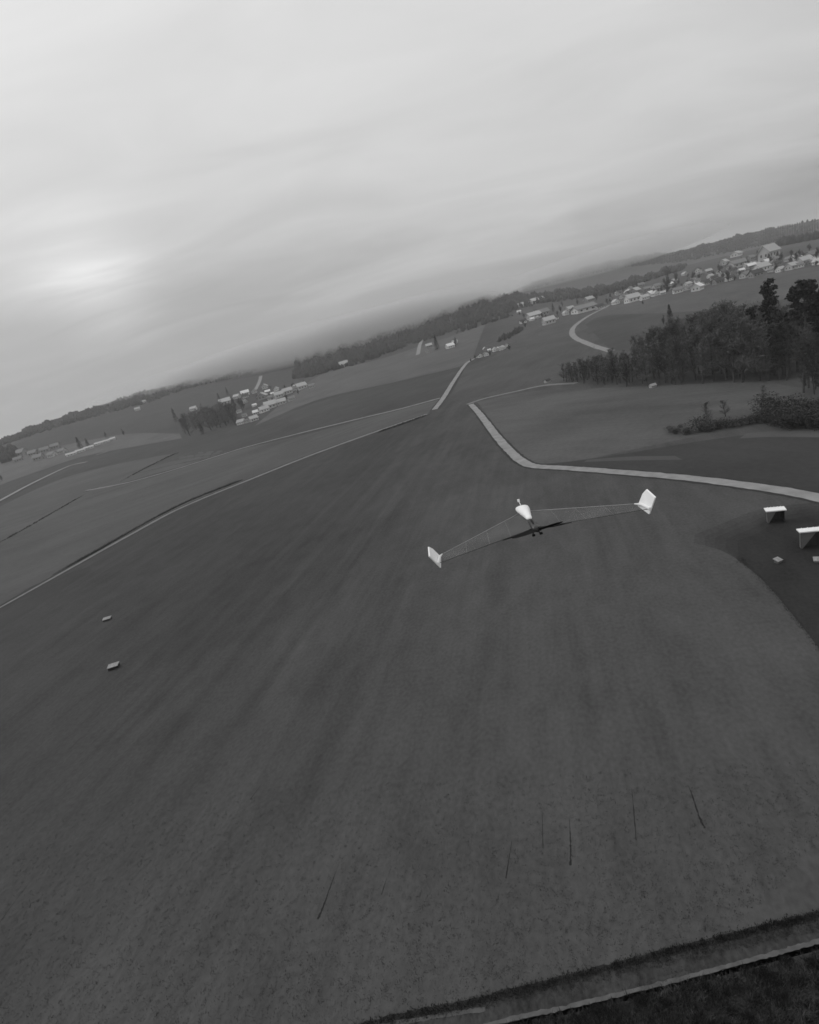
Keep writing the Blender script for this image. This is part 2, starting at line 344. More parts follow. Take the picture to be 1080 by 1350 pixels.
strip('lane', [(550, 470), (552, 463), (555, 452), (558, 444)], 6, MAT['lane'], 6, 24, .1)
strip('lane', [(337, 514), (340, 508), (343, 501), (344, 496)], 7, MAT['lane'], 6, 24, .1)
# farm track along the near edge: dark ditch, grass strip, pale wheel track
patch('grass_strip', [(560, 1420), (700, 1352), (860, 1312), (1000, 1274), (1180, 1226)], [(380, 1400), (500, 1348), (760, 1288), (900, 1252), (1180, 1182)], G('track_grass', .044, streak=.06, blotch=.35, fine=.6, tex=1.4), 1, 60, 8)
strip('ditch', [(360, 1405), (470, 1356), (620, 1322), (760, 1287), (900, 1251), (1000, 1226), (1080, 1206), (1190, 1176)], .42, mat('ditch_soil', .020, .95, .5, 1.5), 3, 160, wobble=.18)
strip('wheel_track', [(540, 1395), (640, 1353), (760, 1325), (900, 1290), (1000, 1263), (1080, 1241), (1190, 1208)], .24, mat('track_pale', .085, .95, .3, 1.5), 4, 140, wobble=.2)
strip('wheel_track', [(360, 1412), (470, 1362), (560, 1343), (640, 1330)], .25, mat('track_faint', .075, .95, .25, 1.0), 4, 60, wobble=.2)
patch('rough_ground', [(640, 1460), (900, 1400), (1200, 1340)], [(640, 1356), (900, 1293), (1200, 1209)], G('rough_near', .038, streak=.05, blotch=.3, fine=.4, tex=1.6), 1, 40, 10)

# ruts torn in the field
for i, pl in enumerate([[(419, 1212), (426, 1196), (436, 1168), (448, 1136)], [(752, 1141), (752.5, 1122), (752, 1105), (751, 1080)], [(667, 1158), (670, 1140), (675, 1108)], [(929, 1092), (921, 1074), (914, 1052), (908, 1036)], [(0, 1216), (20, 1188), (45, 1156)], [(503, 1180), (510, 1158)], [(839, 1108), (835, 1060), (833, 1040)], [(716, 1118), (715, 1070)], [(330, 1054), (345, 1034)]]):
    w = .16 if i in (0, 1, 3) else .10 if i == 2 else .07
    o = strip('rut', pl, [w, w*.8, w*.5, .02], MAT['soil_shade'], 2, 26, wobble=.35)

# ------------------------------------------------------------------ vegetation meshes
def bare_tree(seed, h, spread, dens=1.0, thick=1.0):
    r = np.random.default_rng(seed); tr = MB(); cr = MB()
    tip = np.array([r.normal(0, .03)*h, r.normal(0, .03)*h, h*.8])
    tr.tube([(0, 0, -.4), tip*.35+r.normal(0, .08, 3), tip*.7+r.normal(0, .12, 3), tip], [h*.014*thick, h*.010*thick, h*.006*thick, h*.002*thick], 5)
    def twig(p, d, ln, w):
        d = d/np.linalg.norm(d); s = np.cross(d, r.normal(0, 1, 3)); s /= np.linalg.norm(s)+1e-9
        cr.poly([p-s*w, p+s*w, p+d*ln], [(0, 1, 2)])
    for i in range(int(20*dens)):
        k = r.uniform(.08, 1.0); base = tip*k; a = r.uniform(0, 6.283); up = r.uniform(.8, 1.7)+k*1.2
        d = np.array([math.cos(a), math.sin(a), up]); d /= np.linalg.norm(d); ln = h*spread*r.uniform(.5, 1.1)*(1.15-.5*k)
        end = base+d*ln; mid = (base+end)/2+r.normal(0, ln*.06, 3)
        tr.tube([base, mid, end], [h*.0045*thick, h*.003*thick, h*.0012*thick], 3, False)
        for j in range(int(10*dens)):
            q = r.uniform(.1, 1.0); p = (base*(1-q)+end*q)+r.normal(0, .05, 3)
            d2 = d*.6+r.normal(0, .6, 3)+np.array([0, 0, .5]); d2 /= np.linalg.norm(d2); l2 = ln*r.uniform(.25, .55)
            twig(p, d2, l2, h*.0022*thick)
            for _ in range(int(7*dens)):
                q2 = r.uniform(.1, 1.0); twig(p+d2*l2*q2, d2*.7+r.normal(0, .8, 3)+np.array([0, 0, .4]), l2*r.uniform(.3, .7), h*.0034*thick)
    return tr, cr
def spruce(seed, h, base=.08, wid=.17, n=900):
    r = np.random.default_rng(seed); tr = MB(); cr = MB()
    tr.tube([(0, 0, -.4), (0, 0, h*.5), (0, 0, h*.97)], [h*.013, h*.009, h*.002], 6)
    for i in range(n):
        k = r.uniform(0, 1)**.8; z = h*(base+(1-base)*k*.99); R = h*wid*(1-k)**.8*r.uniform(.25, 1.08)+.15
        a = r.uniform(0, 6.283); p = np.array([math.cos(a)*R, math.sin(a)*R, z-R*.28])
        o = np.array([math.cos(a), math.sin(a), -.35]); sd = np.array([-math.sin(a), math.cos(a), r.normal(0, .3)])
        s = h*.026*r.uniform(.6, 1.3); cr.poly([p-o*s*1.2, p+sd*s*.7, p+o*s*1.3, p-sd*s*.7], [(0, 1, 2, 3)])
    return tr, cr
def pine(seed, h):
    """tall pine: bare lower trunk, dark clumps towards the top"""
    r = np.random.default_rng(seed); tr = MB(); cr = MB()
    tr.tube([(0, 0, -.5), (r.normal(0, .2), r.normal(0, .2), h*.5), (r.normal(0, .3), r.normal(0, .3), h*.96)], [h*.014, h*.010, h*.003], 6)
    for c in range(46):
        k = 1-abs(r.normal(0, .40)); k = k if k > .22 else r.uniform(.3, 1); a = r.uniform(0, 6.283); R = h*r.uniform(.01, .085)*(1.1-.5*abs(k-.7)*2)
        cc_ = np.array([math.cos(a)*R, math.sin(a)*R, h*k*.97])
        tr.tube([(0, 0, h*k*.9), cc_], [h*.004, h*.002], 3, False)
        for _ in range(40):
            v = r.normal(0, 1, 3); v /= np.linalg.norm(v); p = cc_+v*np.array([1, 1, .62])*h*.038*r.uniform(.4, 1.2)
            o = r.normal(0, 1, 3); o /= np.linalg.norm(o); s2 = np.cross(o, v); s2 /= np.linalg.norm(s2)+1e-9; s = h*.0145*r.uniform(.6, 1.3)
            cr.poly([p-o*s, p+s2*s*.8, p+o*s, p-s2*s*.8], [(0, 1, 2, 3)])
    return tr, cr
def shrub(seed, h, wid, n=220):
    r = np.random.default_rng(seed); tr = MB(); cr = MB()
    for i in range(7):
        a = r.uniform(0, 6.283); tr.tube([(0, 0, -.1), (math.cos(a)*wid*.25, math.sin(a)*wid*.25, h*.7)], [h*.02, h*.006], 3, False)
    for i in range(n):
        v = r.normal(0, 1, 3); v /= np.linalg.norm(v); p = v*np.array([wid/2, wid/2, h*.5])*r.uniform(.3, 1.05)+np.array([0, 0, h*.5]); p[2] = max(p[2], .05)
        o = r.normal(0, 1, 3)+np.array([0, 0, .6]); o /= np.linalg.norm(o); s2 = np.cross(o, v); s2 /= np.linalg.norm(s2)+1e-9; s = h*.045*r.uniform(.5, 1.3)
        cr.poly([p-o*s, p+s2*s*.5, p+o*s, p-s2*s*.5], [(0, 1, 2, 3)])
    return tr, cr
VEG = {}
for i in range(5):
    t_, c_ = bare_tree(100+i, 20, [.26, .22, .30, .24, .27][i], 1.15)
    VEG['bare', i] = (t_.mesh('trunk', MAT['bark']), c_.mesh('crown', [MAT['twig'], MAT['twig_dark'], MAT['twig_pale'], MAT['twig_pale'], MAT['twig']][i]), 20)
for i in range(3):
    t_, c_ = spruce(200+i, 20, .06, [.17, .2, .15][i]); VEG['spruce', i] = (t_.mesh('trunk', MAT['bark']), c_.mesh('crown', MAT['needle'] if i < 2 else MAT['needle2']), 20)
for i in range(3):
    t_, c_ = pine(300+i, 28); VEG['pine', i] = (t_.mesh('trunk', MAT['bark']), c_.mesh('crown', MAT['needle']), 28)
for i in range(3):
    t_, c_ = shrub(400+i, 3, 3.6, 700); VEG['shrub', i] = (t_.mesh('trunk', MAT['bark']), c_.mesh('crown', [MAT['twig'], MAT['hedge'], MAT['twig_dark']][i]), 3)
for i in range(2):
    t_, c_ = bare_tree(150+i, 12, .36, 1.0, 2.6); VEG['round', i] = (t_.mesh('trunk', MAT['bark']), c_.mesh('crown', MAT['twig_dark']), 12)
def plant(kind, i, pos, h, label, cat, group=None, name=None, wide=1.0):
    tm, cm, h0 = VEG[kind, i]; s = h/h0
    o = empty(name or {'bare': 'bare_tree', 'spruce': 'spruce_tree', 'pine': 'pine_tree', 'shrub': 'shrub', 'round': 'village_tree'}[kind], pos, random.uniform(0, 6.28))
    o.scale = (s*wide, s*wide, s)
    inst('trunk', tm, o); inst('crown', cm, o)
    tag(o, label, cat, group); return o
def proj(p):
    q = np.asarray(p, float)-np.array([0, 0, CAMZ]); z = q@_fw
    return 540+FPX*(q@_rt)/z, 675-FPX*(q@_up)/z
def h_to(p, ytop, lo=3, hi=40):
    for _ in range(20):
        m2 = (lo+hi)/2
        if proj(p+np.array([0, 0, m2]))[1] > ytop: lo = m2
        else: hi = m2
    return lo
TOPX, TOPY = [745, 800, 830, 870, 920, 960, 1000, 1090], [480, 466, 448, 430, 411, 399, 398, 398]
def px_h(p, hpx): return hpx*np.linalg.norm(p-np.array([0, 0, CAMZ]))/FPX

# ------------------------------------------------------------------ the grove on the right
gpx = []
def scatter(n, quad, tries=4000, dmin=4.5, pts=None):
    """pixels of tree feet inside a quad (bottom-left, bottom-right, top-right, top-left), kept apart on the ground"""
    out = []; pts = pts if pts is not None else []
    q = np.array(quad, float)
    for _ in range(tries):
        if len(out) >= n: break
        u, v = random.random(), random.random()
        p = (q[0]*(1-u)+q[1]*u)*(1-v)+(q[3]*(1-u)+q[2]*u)*v
        w = P1(*p)
        if all((w[0]-a[0])**2+(w[1]-a[1])**2 > dmin*dmin for a in pts): pts.append(w); out.append((p, w))
    return out
occ = []
grove = scatter(52, [(738, 504), (828, 511), (832, 492), (775, 494)], dmin=2.2, pts=occ)
for p, w in grove:
    plant('bare', random.randrange(5), w, min(12, h_to(w, np.interp(p[0], TOPX, TOPY)))*random.uniform(.75, 1.1), 'low grey bare tree in the thicket at the left end of the grove', 'tree', 'low bare trees at the left end of the grove', wide=1.5)
front = scatter(44, [(828, 510), (1046, 502), (1046, 494), (832, 497)], dmin=2.6, pts=occ)
front.sort(key=lambda t: t[0][0])
for i, (p, w) in enumerate(front):
    hh = min(24, h_to(w, np.interp(p[0], TOPX, TOPY)+14))*random.uniform(.75, 1.1)
    plant('bare', random.randrange(5), w, hh, 'tall bare grey tree in the front row of the grove above the meadow', 'tree', 'bare trees along the front of the grove', wide=1.25)
back = scatter(150, [(834, 497), (1085, 492), (1085, 440), (880, 440)], dmin=3.8, pts=occ)
for p, w in back:
    hh = min(28, h_to(w, np.interp(p[0], TOPX, TOPY)))*random.uniform(.78, 1.06)
    plant('bare', random.randrange(5), w, hh, 'bare grey tree standing deep inside the grove on the right', 'tree', 'bare trees inside the grove', wide=1.25)
copse = scatter(9, [(1058, 536), (1100, 540), (1100, 505), (1060, 508)], dmin=3.0, pts=occ)
for p, w in copse:
    plant('bare', random.choice([1, 4]), w, random.uniform(14, 19), 'dark bare tree in the clump at the right edge, below the tall pines', 'tree', 'dark trees below the pines', wide=1.2)
for kind, i, bx, by, ty, lab in [
    ('pine', 0, 1018, 492, 366, 'tall dark pine with a narrow clumped top, left of the two tallest'),
    ('pine', 1, 1066, 505, 364, 'tall dark broad-topped pine at the right edge of the picture'),
    ('pine', 2, 1052, 490, 370, 'dark pine close behind the tallest pine at the right edge'),
    ('pine', 1, 994, 482, 402, 'shorter dark pine left of the tall narrow-topped pine in the grove'),
    ('pine', 2, 1036, 496, 408, 'shorter dark pine between the two tallest pines in the grove'),
    ('spruce', 2, 946, 470, 428, 'slim dark spruce among bare trees in the middle of the grove'),
    ('pine', 0, 1082, 500, 380, 'dark pine cut by the right edge of the picture')]:
    w = P1(bx, by); h = h_to(w, ty)
    plant(kind, i, w, h, lab, 'pine' if kind == 'pine' else 'spruce')
w = P1(884, 424); plant('spruce', 0, w, px_h(w, 19), 'small dark pointed spruce alone on the hill meadow above the grove', 'spruce', wide=1.3)
w = P1(875, 428); plant('round', 0, w, px_h(w, 11), 'small round bare tree beside the lone spruce on the hill meadow', 'tree')
# hedge shrubs by the stream and along the meadow
hl = [(884, 570, 2.2), (905, 573, 2.0), (922, 568, 4.2), (935, 567, 3.4), (948, 565, 2.6), (958, 564, 2.8), (968, 563, 2.2), (978, 561, 2.6), (988, 559, 2.4), (998, 557, 2.6), (1014, 556, 3.2), (1022, 558, 3.0), (1032, 562, 3.2), (1041, 565, 3.0), (1048, 556, 4.2), (1058, 560, 4.5), (1068, 563, 4), (1077, 560, 4.2), (1030, 553, 3.4), (1066, 552, 5), (1083, 566, 4)]
hl += [(1040+random.uniform(-32, 48), random.uniform(541, 566), random.uniform(2.5, 5)) for _ in range(22)]+[(900+random.uniform(-20, 60), random.uniform(564, 572), random.uniform(1, 2)) for _ in range(8)]
for i, (x, y, h) in enumerate(hl):
    plant('shrub', 1 if x > 940 else i % 3, P1(x, y), h, 'dark leafless shrub in the hedge along the stream on the right', 'shrub', 'hedge shrubs along the stream', wide=1.35)
for x, y, h in [(932, 556, 6), (957, 549, 5), (1006, 528, 4.5)]:
    plant('bare', 2, P1(x, y), h, {932: 'small hazy bare tree above the left end of the stream hedge', 957: 'small hazy bare tree right of its twin above the stream hedge', 1006: 'faint bare bush alone in the right meadow below the grove'}[x], 'tree', wide=1.9)

# ------------------------------------------------------------------ houses
def house_meshes():
    out = {}
    m_ = MB(); m_.poly([(-.5, -.5, -.6), (.5, -.5, -.6), (.5, .5, -.6), (-.5, .5, -.6), (-.5, -.5, .55), (.5, -.5, .55), (.5, .5, .55), (-.5, .5, .55), (-.5, 0, 1.0), (.5, 0, 1.0)],
        [(0, 1, 5, 4), (2, 3, 7, 6), (1, 2, 6, 9, 5), (3, 0, 4, 8, 7)]); out['wall'] = m_
    r = MB()
    for s in (-1, 1):
        a = [(-.56, s*.60, .47), (.56, s*.60, .47), (.56, 0, 1.015), (-.56, 0, 1.015)]; b = [(x, y, z+.055) for x, y, z in a]
        r.poly(a+b, [(0, 1, 2, 3), (7, 6, 5, 4), (0, 4, 5, 1), (0, 3, 7, 4), (1, 5, 6, 2)])
    out['roof'] = r
    c = MB(); c.box((.2, .12, 1.05), (.06, .07, .3)); out['chimney'] = c
    return out
HM = house_meshes(); HCACHE = {}
def hmesh(part, matn):
    if (part, matn) not in HCACHE: HCACHE[part, matn] = HM[part].mesh(part, MAT[matn])
    return HCACHE[part, matn]
wb = MB(); wb.box((0, 0, 0), (1, .04, 1)); WIN = wb.mesh('window', MAT['glass']); db = MB(); db.box((0, 0, 0), (1, .05, 1)); DOOR = db.mesh('door', MAT['door'])
TONE = {'wall_white': 'white', 'wall_pale': 'pale', 'wall_grey': 'grey', 'wall_dark': 'dark timber', 'roof_white': 'white', 'roof_light': 'light grey', 'roof_mid': 'grey', 'roof_dark': 'dark'}
ORD = ['first', 'second', 'third', 'fourth', 'fifth', 'sixth', 'seventh', 'eighth', 'ninth', 'tenth', 'eleventh', 'twelfth', 'thirteenth', 'fourteenth', 'fifteenth', 'sixteenth', 'seventeenth', 'eighteenth', 'nineteenth', 'twentieth', 'twenty-first', 'twenty-second', 'twenty-third', 'twenty-fourth']
def house(x, y, wpx, wall, roof, rz, label, group, dep=None, hgt=None, name='house', cat='house', wins=True):
    w = P1(x, y); ln = float(px_h(w, wpx*.95)); dep = ln*.72 if dep is None else dep; hgt = min(ln*.62, 9.5) if hgt is None else hgt
    o = empty(name, w, rz)
    wl = inst('wall', hmesh('wall', wall), o, s=(ln, dep, hgt)); rf = inst('roof', hmesh('roof', roof), o, s=(ln, dep, hgt))
    if name == 'house': inst('chimney', hmesh('chimney', 'roof_mid'), rf)
    if wins:
        for s in (-1, 1):
            for k in (-.3, 0, .3):
                inst('window', WIN, o, (k*ln, s*dep*.503, hgt*.28), 0, (ln*.10, 1, hgt*.2))
        for k in (-.2, .2): inst('window', WIN, o, (-ln*.503, k*dep, hgt*.3), math.pi/2, (dep*.13, 1, hgt*.2))
        inst('door', DOOR, o, (ln*.503, 0, hgt*.18), math.pi/2, (dep*.12, 1, hgt*.36))
    tag(o, label, cat, group); return o
def row(lst, where, group, rz0=0.0):
    lst = sorted(lst, key=lambda t: t[0])
    for i, t in enumerate(lst):
        x, y, wpx, wl, rf = t[:5]; rz = t[5] if len(t) > 5 else rz0+random.choice([0, math.pi/2, .3, -.3])
        house(x, y, wpx, 'wall_'+wl, 'roof_'+rf, rz, f'{TONE["wall_"+wl]} house with {TONE["roof_"+rf]} roof, {ORD[i]} from left {where}', group)
g = 'houses of the hillside village'
row([(770, 411, 25, 'white', 'mid', .1), (791, 407, 9, 'pale', 'dark'), (812, 401, 9, 'white', 'light'), (834, 398, 15, 'white', 'light', .1), (850, 395, 9, 'white', 'light'), (864, 390, 9, 'white', 'light'), (894, 386, 10, 'white', 'mid'), (907, 382, 7, 'pale', 'mid'), (920, 383, 13, 'white', 'white', .7), (947, 374, 10, 'grey', 'dark', .1), (961, 370, 8, 'white', 'dark'), (983, 366, 10, 'pale', 'mid'), (997, 365, 12, 'grey', 'dark', 0), (1019, 358, 8, 'pale', 'mid'), (1029, 358, 8, 'white', 'light'), (1044, 355, 11, 'pale', 'light', .3), (1053, 353, 8, 'white', 'mid')], 'on lower edge of hillside village', g)
row([(777, 398, 10, 'grey', 'light'), (829, 388, 9, 'white', 'light'), (838, 387, 11, 'grey', 'light', .6), (866, 380, 8, 'pale', 'mid'), (930, 376, 9, 'pale', 'dark'), (942, 369, 7, 'white', 'dark'), (952, 366, 8, 'white', 'mid'), (972, 352, 17, 'pale', 'mid', .1), (992, 350, 7, 'pale', 'mid'), (1004, 358, 14, 'white', 'light', .2), (1010, 350, 10, 'white', 'white', .5), (1061, 348, 12, 'pale', 'light', .05), (1071, 347, 8, 'white', 'light'), (1080, 348, 10, 'white', 'light'), (803, 396, 7, 'grey', 'dark'), (874, 388, 6, 'pale', 'light')], 'in middle rows of hillside village', g)
row([(845, 378, 7, 'grey', 'mid'), (903, 363, 6, 'pale', 'light'), (922, 364, 7, 'grey', 'mid'), (934, 360, 7, 'grey', 'light'), (955, 349, 9, 'pale', 'light', .6), (971, 338, 11, 'white', 'light', .6), (1070, 341, 12, 'pale', 'mid'), (853, 383, 7, 'grey', 'mid'), (889, 372, 6, 'grey', 'light'), (990, 343, 8, 'grey', 'mid'), (1040, 344, 7, 'pale', 'mid')], 'on upper edge of hillside village', g)
house(1014, 341, 17, 'wall_pale', 'roof_light', .35, 'large pale block with high walls topping the hillside village', g, hgt=18)
g = 'farm buildings left of the village'
row([(687, 404, 7, 'white', 'light'), (708, 399, 15, 'pale', 'light', .1), (690, 426, 8, 'white', 'dark'), (704, 420, 16, 'pale', 'light', .2), (716, 416, 14, 'grey', 'mid', .2), (724, 427, 14, 'pale', 'light', .1), (746, 415, 8, 'white', 'light'), (752, 410, 9, 'pale', 'light'), (733, 421, 7, 'white', 'dark')], 'of farmsteads beside hillside village', g)
g = 'houses of the hamlet on the road'
row([(633, 471, 8, 'white', 'dark'), (641, 469, 8, 'white', 'mid'), (653, 463, 8, 'white', 'light'), (662, 461, 8, 'white', 'light', .8), (640, 462, 7, 'grey', 'light'), (669, 458, 7, 'white', 'mid')], 'in hamlet at straight road end', g)
g = 'houses of the upper hamlet'
row([(566, 458, 8, 'grey', 'light'), (594, 459, 10, 'white', 'white', .3), (600, 453, 7, 'pale', 'light'), (564, 465, 6, 'pale', 'mid')], 'in hamlet just below the woods', g)
house(454, 483, 11, 'wall_pale', 'roof_light', .25, 'lone pale barn at the foot of the wooded ridge', None, name='barn', cat='barn')
g = 'houses of the left village'
row([(398, 513, 13, 'pale', 'light', .5), (389, 514, 10, 'pale', 'white'), (380, 519, 12, 'pale', 'light'), (368, 524, 12, 'pale', 'light', .5), (358, 527, 9, 'white', 'mid', .2), (347, 526, 15, 'grey', 'light'), (365, 515, 8, 'white', 'light'), (350, 512, 9, 'pale', 'light'), (324, 521, 10, 'white', 'white'), (313, 525, 8, 'pale', 'light'), (298, 533, 14, 'pale', 'light', .3), (412, 511, 8, 'pale', 'mid'), (336, 518, 8, 'pale', 'mid')], 'in upper rows of left village', g)
row([(349, 543, 12, 'white', 'light', .5), (339, 546, 9, 'pale', 'white', .1), (335, 555, 11, 'pale', 'light', .6), (327, 557, 8, 'white', 'mid'), (358, 538, 15, 'pale', 'light', .1), (372, 533, 12, 'pale', 'light', .1), (319, 559, 10, 'white', 'light'), (323, 549, 6, 'white', 'mid'), (256, 541, 8, 'white', 'light'), (385, 528, 9, 'pale', 'mid')], 'on lower edge of left village', g)
g = 'far pale houses at the left edge'
row([(30, 600, 11, 'grey', 'mid'), (45, 600, 9, 'grey', 'mid'), (60, 596, 9, 'grey', 'mid', .4), (74, 591, 9, 'grey', 'mid', .2), (52, 606, 10, 'grey', 'mid'), (70, 602, 9, 'pale', 'mid'), (25, 608, 8, 'grey', 'mid'), (83, 597, 8, 'pale', 'mid')], 'in faint far-left settlement', g)
g = 'long white sheds at the far left'
for i, (x, y, wp) in enumerate([(95, 600, 11), (107, 595.5, 10), (118, 591.5, 10), (131, 586, 9), (141, 583, 7), (149, 580, 6)]):
    house(x, y, wp, 'wall_white', 'roof_light', .42, f'low long white shed, {ORD[i]} from left in the bright row at far left', g, dep=7, hgt=3.6, name='shed', cat='shed')
house(190, 531, 5, 'wall_pale', 'roof_light', .2, 'tiny pale house high on the left hill', None)
house(182, 541, 6, 'wall_pale', 'roof_light', .2, 'small pale barn on the slope of the left hill', None, name='barn', cat='barn')
house(722, 504, 7, 'wall_pale', 'roof_dark', .3, 'small pale field barn at the left tip of the grove', None, name='barn', cat='barn', dep=2.2)
house(861, 510.5, 7, 'wall_pale', 'roof_light', .1, 'tiny pale hut at the foot of the grove front', None, name='hut', cat='hut', dep=1.6)

def fill(n, quad, where, group, wmin, wmax, dmin):
    out = scatter(n, quad, dmin=dmin, pts=placed); out.sort(key=lambda t: t[0][0])
    for i, (p, w) in enumerate(out):
        wl = random.choice(['white', 'pale', 'pale', 'grey', 'grey']); rf = random.choice(['light', 'white', 'mid', 'dark', 'dark', 'mid'])
        house(p[0], p[1], random.uniform(wmin, wmax), 'wall_'+wl, 'roof_'+rf, random.uniform(-.5, .9), f'small {TONE["wall_"+wl]} house with {TONE["roof_"+rf]} roof, {ORD[i]} from left {where}', group)
placed = [np.array(o.location) for o in C.objects if o.name.startswith(('house', 'barn', 'shed'))]
fill(22, [(795, 402), (935, 374), (930, 356), (800, 388)], 'in hillside village left half', 'small houses of the hillside village', 4.5, 8, 9)
fill(22, [(935, 374), (1080, 349), (1080, 334), (935, 352)], 'in hillside village right half', 'small houses of the hillside village', 4.5, 8, 9)
fill(9, [(310, 556), (405, 516), (395, 504), (305, 526)], 'between left village roofs', 'small houses of the left village', 5, 8, 10)
fill(5, [(682, 428), (755, 414), (752, 400), (684, 408)], 'between the farmsteads', 'small farm outbuildings', 4, 6, 10)
fill(3, [(628, 473), (672, 460), (668, 455), (630, 464)], 'between roadside hamlet houses', 'small houses of the hamlet', 4, 6, 8)
# trees among the houses
vt = [('spruce', 577, 461, 18, 1.3, 'tall dark pointed tree in the hamlet below the woods'), ('round', 601, 456, 11, 1, 'dark tree behind the bright house of the upper hamlet'), ('spruce', 233, 556, 17, 1, 'black spruce at the left tip of the left village'),
      ('spruce', 290, 529, 10, 1.2, 'black tree on the upper edge of the left village, left of two'), ('spruce', 301, 521, 10, 1.2, 'black tree on the upper edge of the left village, right of two'), ('spruce', 107, 592, 14, 1.3, 'taller dark spruce behind the white sheds at far left'), ('spruce', 117, 589, 10, 1.5, 'lower dark spruce behind the white sheds at far left'),
      ('round', 140, 577, 7, 1, 'dark bush above the right end of the white sheds'), ('round', 164, 574, 8, 1, 'single dark tree right of the white sheds'), ('round', 3, 634, 7, 1, 'small dark bush in the meadow at the left edge'),
      ('round', 881, 366, 13, 1.2, 'dark round tree above the middle of the hillside village'), ('round', 879, 385, 17, 1.3, 'large dark tree amid the hillside village houses'), ('round', 848, 402, 6, 1, 'dark tree before the lower village houses'), ('spruce', 730, 411, 10, 1.2, 'dark spruce between farmsteads and hillside village'), ('round', 740, 412, 9, 1, 'bare tree beside the spruce left of the hillside village'),
      ('round', 672, 462, 8, 1.2, 'dark bush at the right end of the roadside hamlet'), ('round', 647, 469, 8, 1, 'dark tree between the houses of the roadside hamlet'), ('round', 627, 474, 6, 1.3, 'low dark bush where the road enters the hamlet'), ('round', 621, 477, 5, 1.3, 'low dark bush beside the straight road'), ('spruce', 999, 342, 9, 1.2, 'dark tree left of the large pale block'), ('round', 986, 352, 9, 1.2, 'dark tree in the upper middle of the hillside village'), ('spruce', 978, 349, 8, 1.2, 'dark pointed tree right of the wide grey roof in the village'),
      ('round', 892, 372, 12, 1, 'bare tree among the upper village houses'), ('round', 810, 390, 9, 1, 'bare tree above the lower left village houses'), ('round', 822, 385, 8, 1.1, 'bare tree above the left village rows'), ('round', 914, 370, 10, 1, 'bare tree above the brightest village house'), ('round', 938, 376, 7, 1.2, 'dark tree right of the brightest village house'), ('round', 787, 396, 9, 1.1, 'bare tree above the long white house'), ('round', 762, 402, 8, 1.1, 'bare tree left above the long white house'),
      ('round', 693, 432, 6, 1.5, 'dark hedge bush below the farmsteads'), ('round', 680, 437, 6, 1.5, 'dark bush on the slope below the farmsteads'), ('round', 1055, 338, 7, 1.2, 'dark tree above the long white village roof'), ('round', 1077, 337, 8, 1.2, 'dark tree at the right edge above the village'), ('round', 1031, 343, 8, 1.2, 'bare tree right of the large pale block'), ('round', 949, 357, 9, 1.1, 'bare tree in the upper left village'), ('round', 963, 360, 8, 1.1, 'dark tree under the wide grey village roof')]
for i, (k, x, y, hp, wd, lab) in enumerate(vt):
    w = P1(x, y); plant(k, i % 2, w, px_h(w, hp), lab, 'spruce' if k == 'spruce' else 'tree', 'single trees around the villages', wide=wd)
occ2 = []
lg = scatter(48, [(240, 577), (316, 561), (312, 548), (246, 562)], dmin=5, pts=occ2)
for p, w in lg:
    plant('bare', random.choice([0, 2, 3]), w, random.uniform(16, 25), 'tall bare grey tree in the grove before the left village', 'tree', 'bare trees before the left village', wide=random.uniform(1.6, 2.2))
for p, w in scatter(12, [(250, 561), (335, 540), (330, 532), (262, 550)], dmin=5, pts=occ2):
    plant('round', random.randrange(2), w, random.uniform(14, 20), 'bare tree between the grove and roofs of the left village', 'tree', 'bare trees among the left village roofs')
for n_, qd, lab, grp in [(46, [(795, 404), (1080, 352), (1080, 328), (795, 386)], 'bare garden tree between the houses of the hillside village', 'garden trees of the hillside village'), (9, [(682, 430), (760, 414), (756, 398), (684, 404)], 'bare garden tree between the farmsteads', 'garden trees of the farmsteads'), (12, [(320, 556), (410, 514), (400, 502), (315, 524)], 'bare garden tree between the roofs of the left village', 'garden trees of the left village')]:
    for p, w in scatter(n_, qd, dmin=9, pts=placed):
        plant('round', random.randrange(2), w, random.uniform(5, 11), lab, 'tree', grp, wide=random.uniform(.9, 1.5))
w = P1(268, 573); plant('spruce', 1, w, px_h(w, 17), 'slim dark spruce inside the grove before the left village', 'spruce')

# ------------------------------------------------------------------ far woods: masses nobody could count
def wood(name, bottom, top, n, h, material, label, seed):
    r = np.random.default_rng(seed); b = spline(bottom, 200); t = spline(top, 200); B = MB()
    u = r.integers(0, 200, n); v = r.uniform(0, 1, n)**.85
    pts = P(b[u]*(1-v[:, None])+t[u]*v[:, None])
    f_u = u/199.0; tp = np.minimum(1, .25+5*np.minimum(f_u, 1-f_u)) if name == 'hedge_row' else .85+.38*np.sin(f_u*23+seed)*np.sin(f_u*61+2*seed)
    for wi, w in enumerate(pts):
        if math.hypot(w[0], w[1]) > 3200: continue
        hh = h*r.uniform(.6, 1.25)*tp[wi]; R = hh*r.uniform(.22, .42); k = 6; a0 = r.uniform(0, 6.28)
        ring = lambda z, q: [(w[0]+math.cos(a0+6.283*i/k)*R*q*r.uniform(.75, 1.2), w[1]+math.sin(a0+6.283*i/k)*R*q*r.uniform(.75, 1.2), w[2]+z*hh) for i in range(k)]
        p = ring(-.1, .8)+ring(.35, 1.05)+ring(.75, .7)+[(w[0], w[1], w[2]+hh)]
        f = [(i, (i+1) % k, k+(i+1) % k, k+i) for i in range(k)]+[(k+i, k+(i+1) % k, 2*k+(i+1) % k, 2*k+i) for i in range(k)]+[(2*k+i, 2*k+(i+1) % k, 3*k) for i in range(k)]
        B.poly(p, f)
    o = B.build(name, material); tag(o, label, 'wood', None, 'stuff'); return o
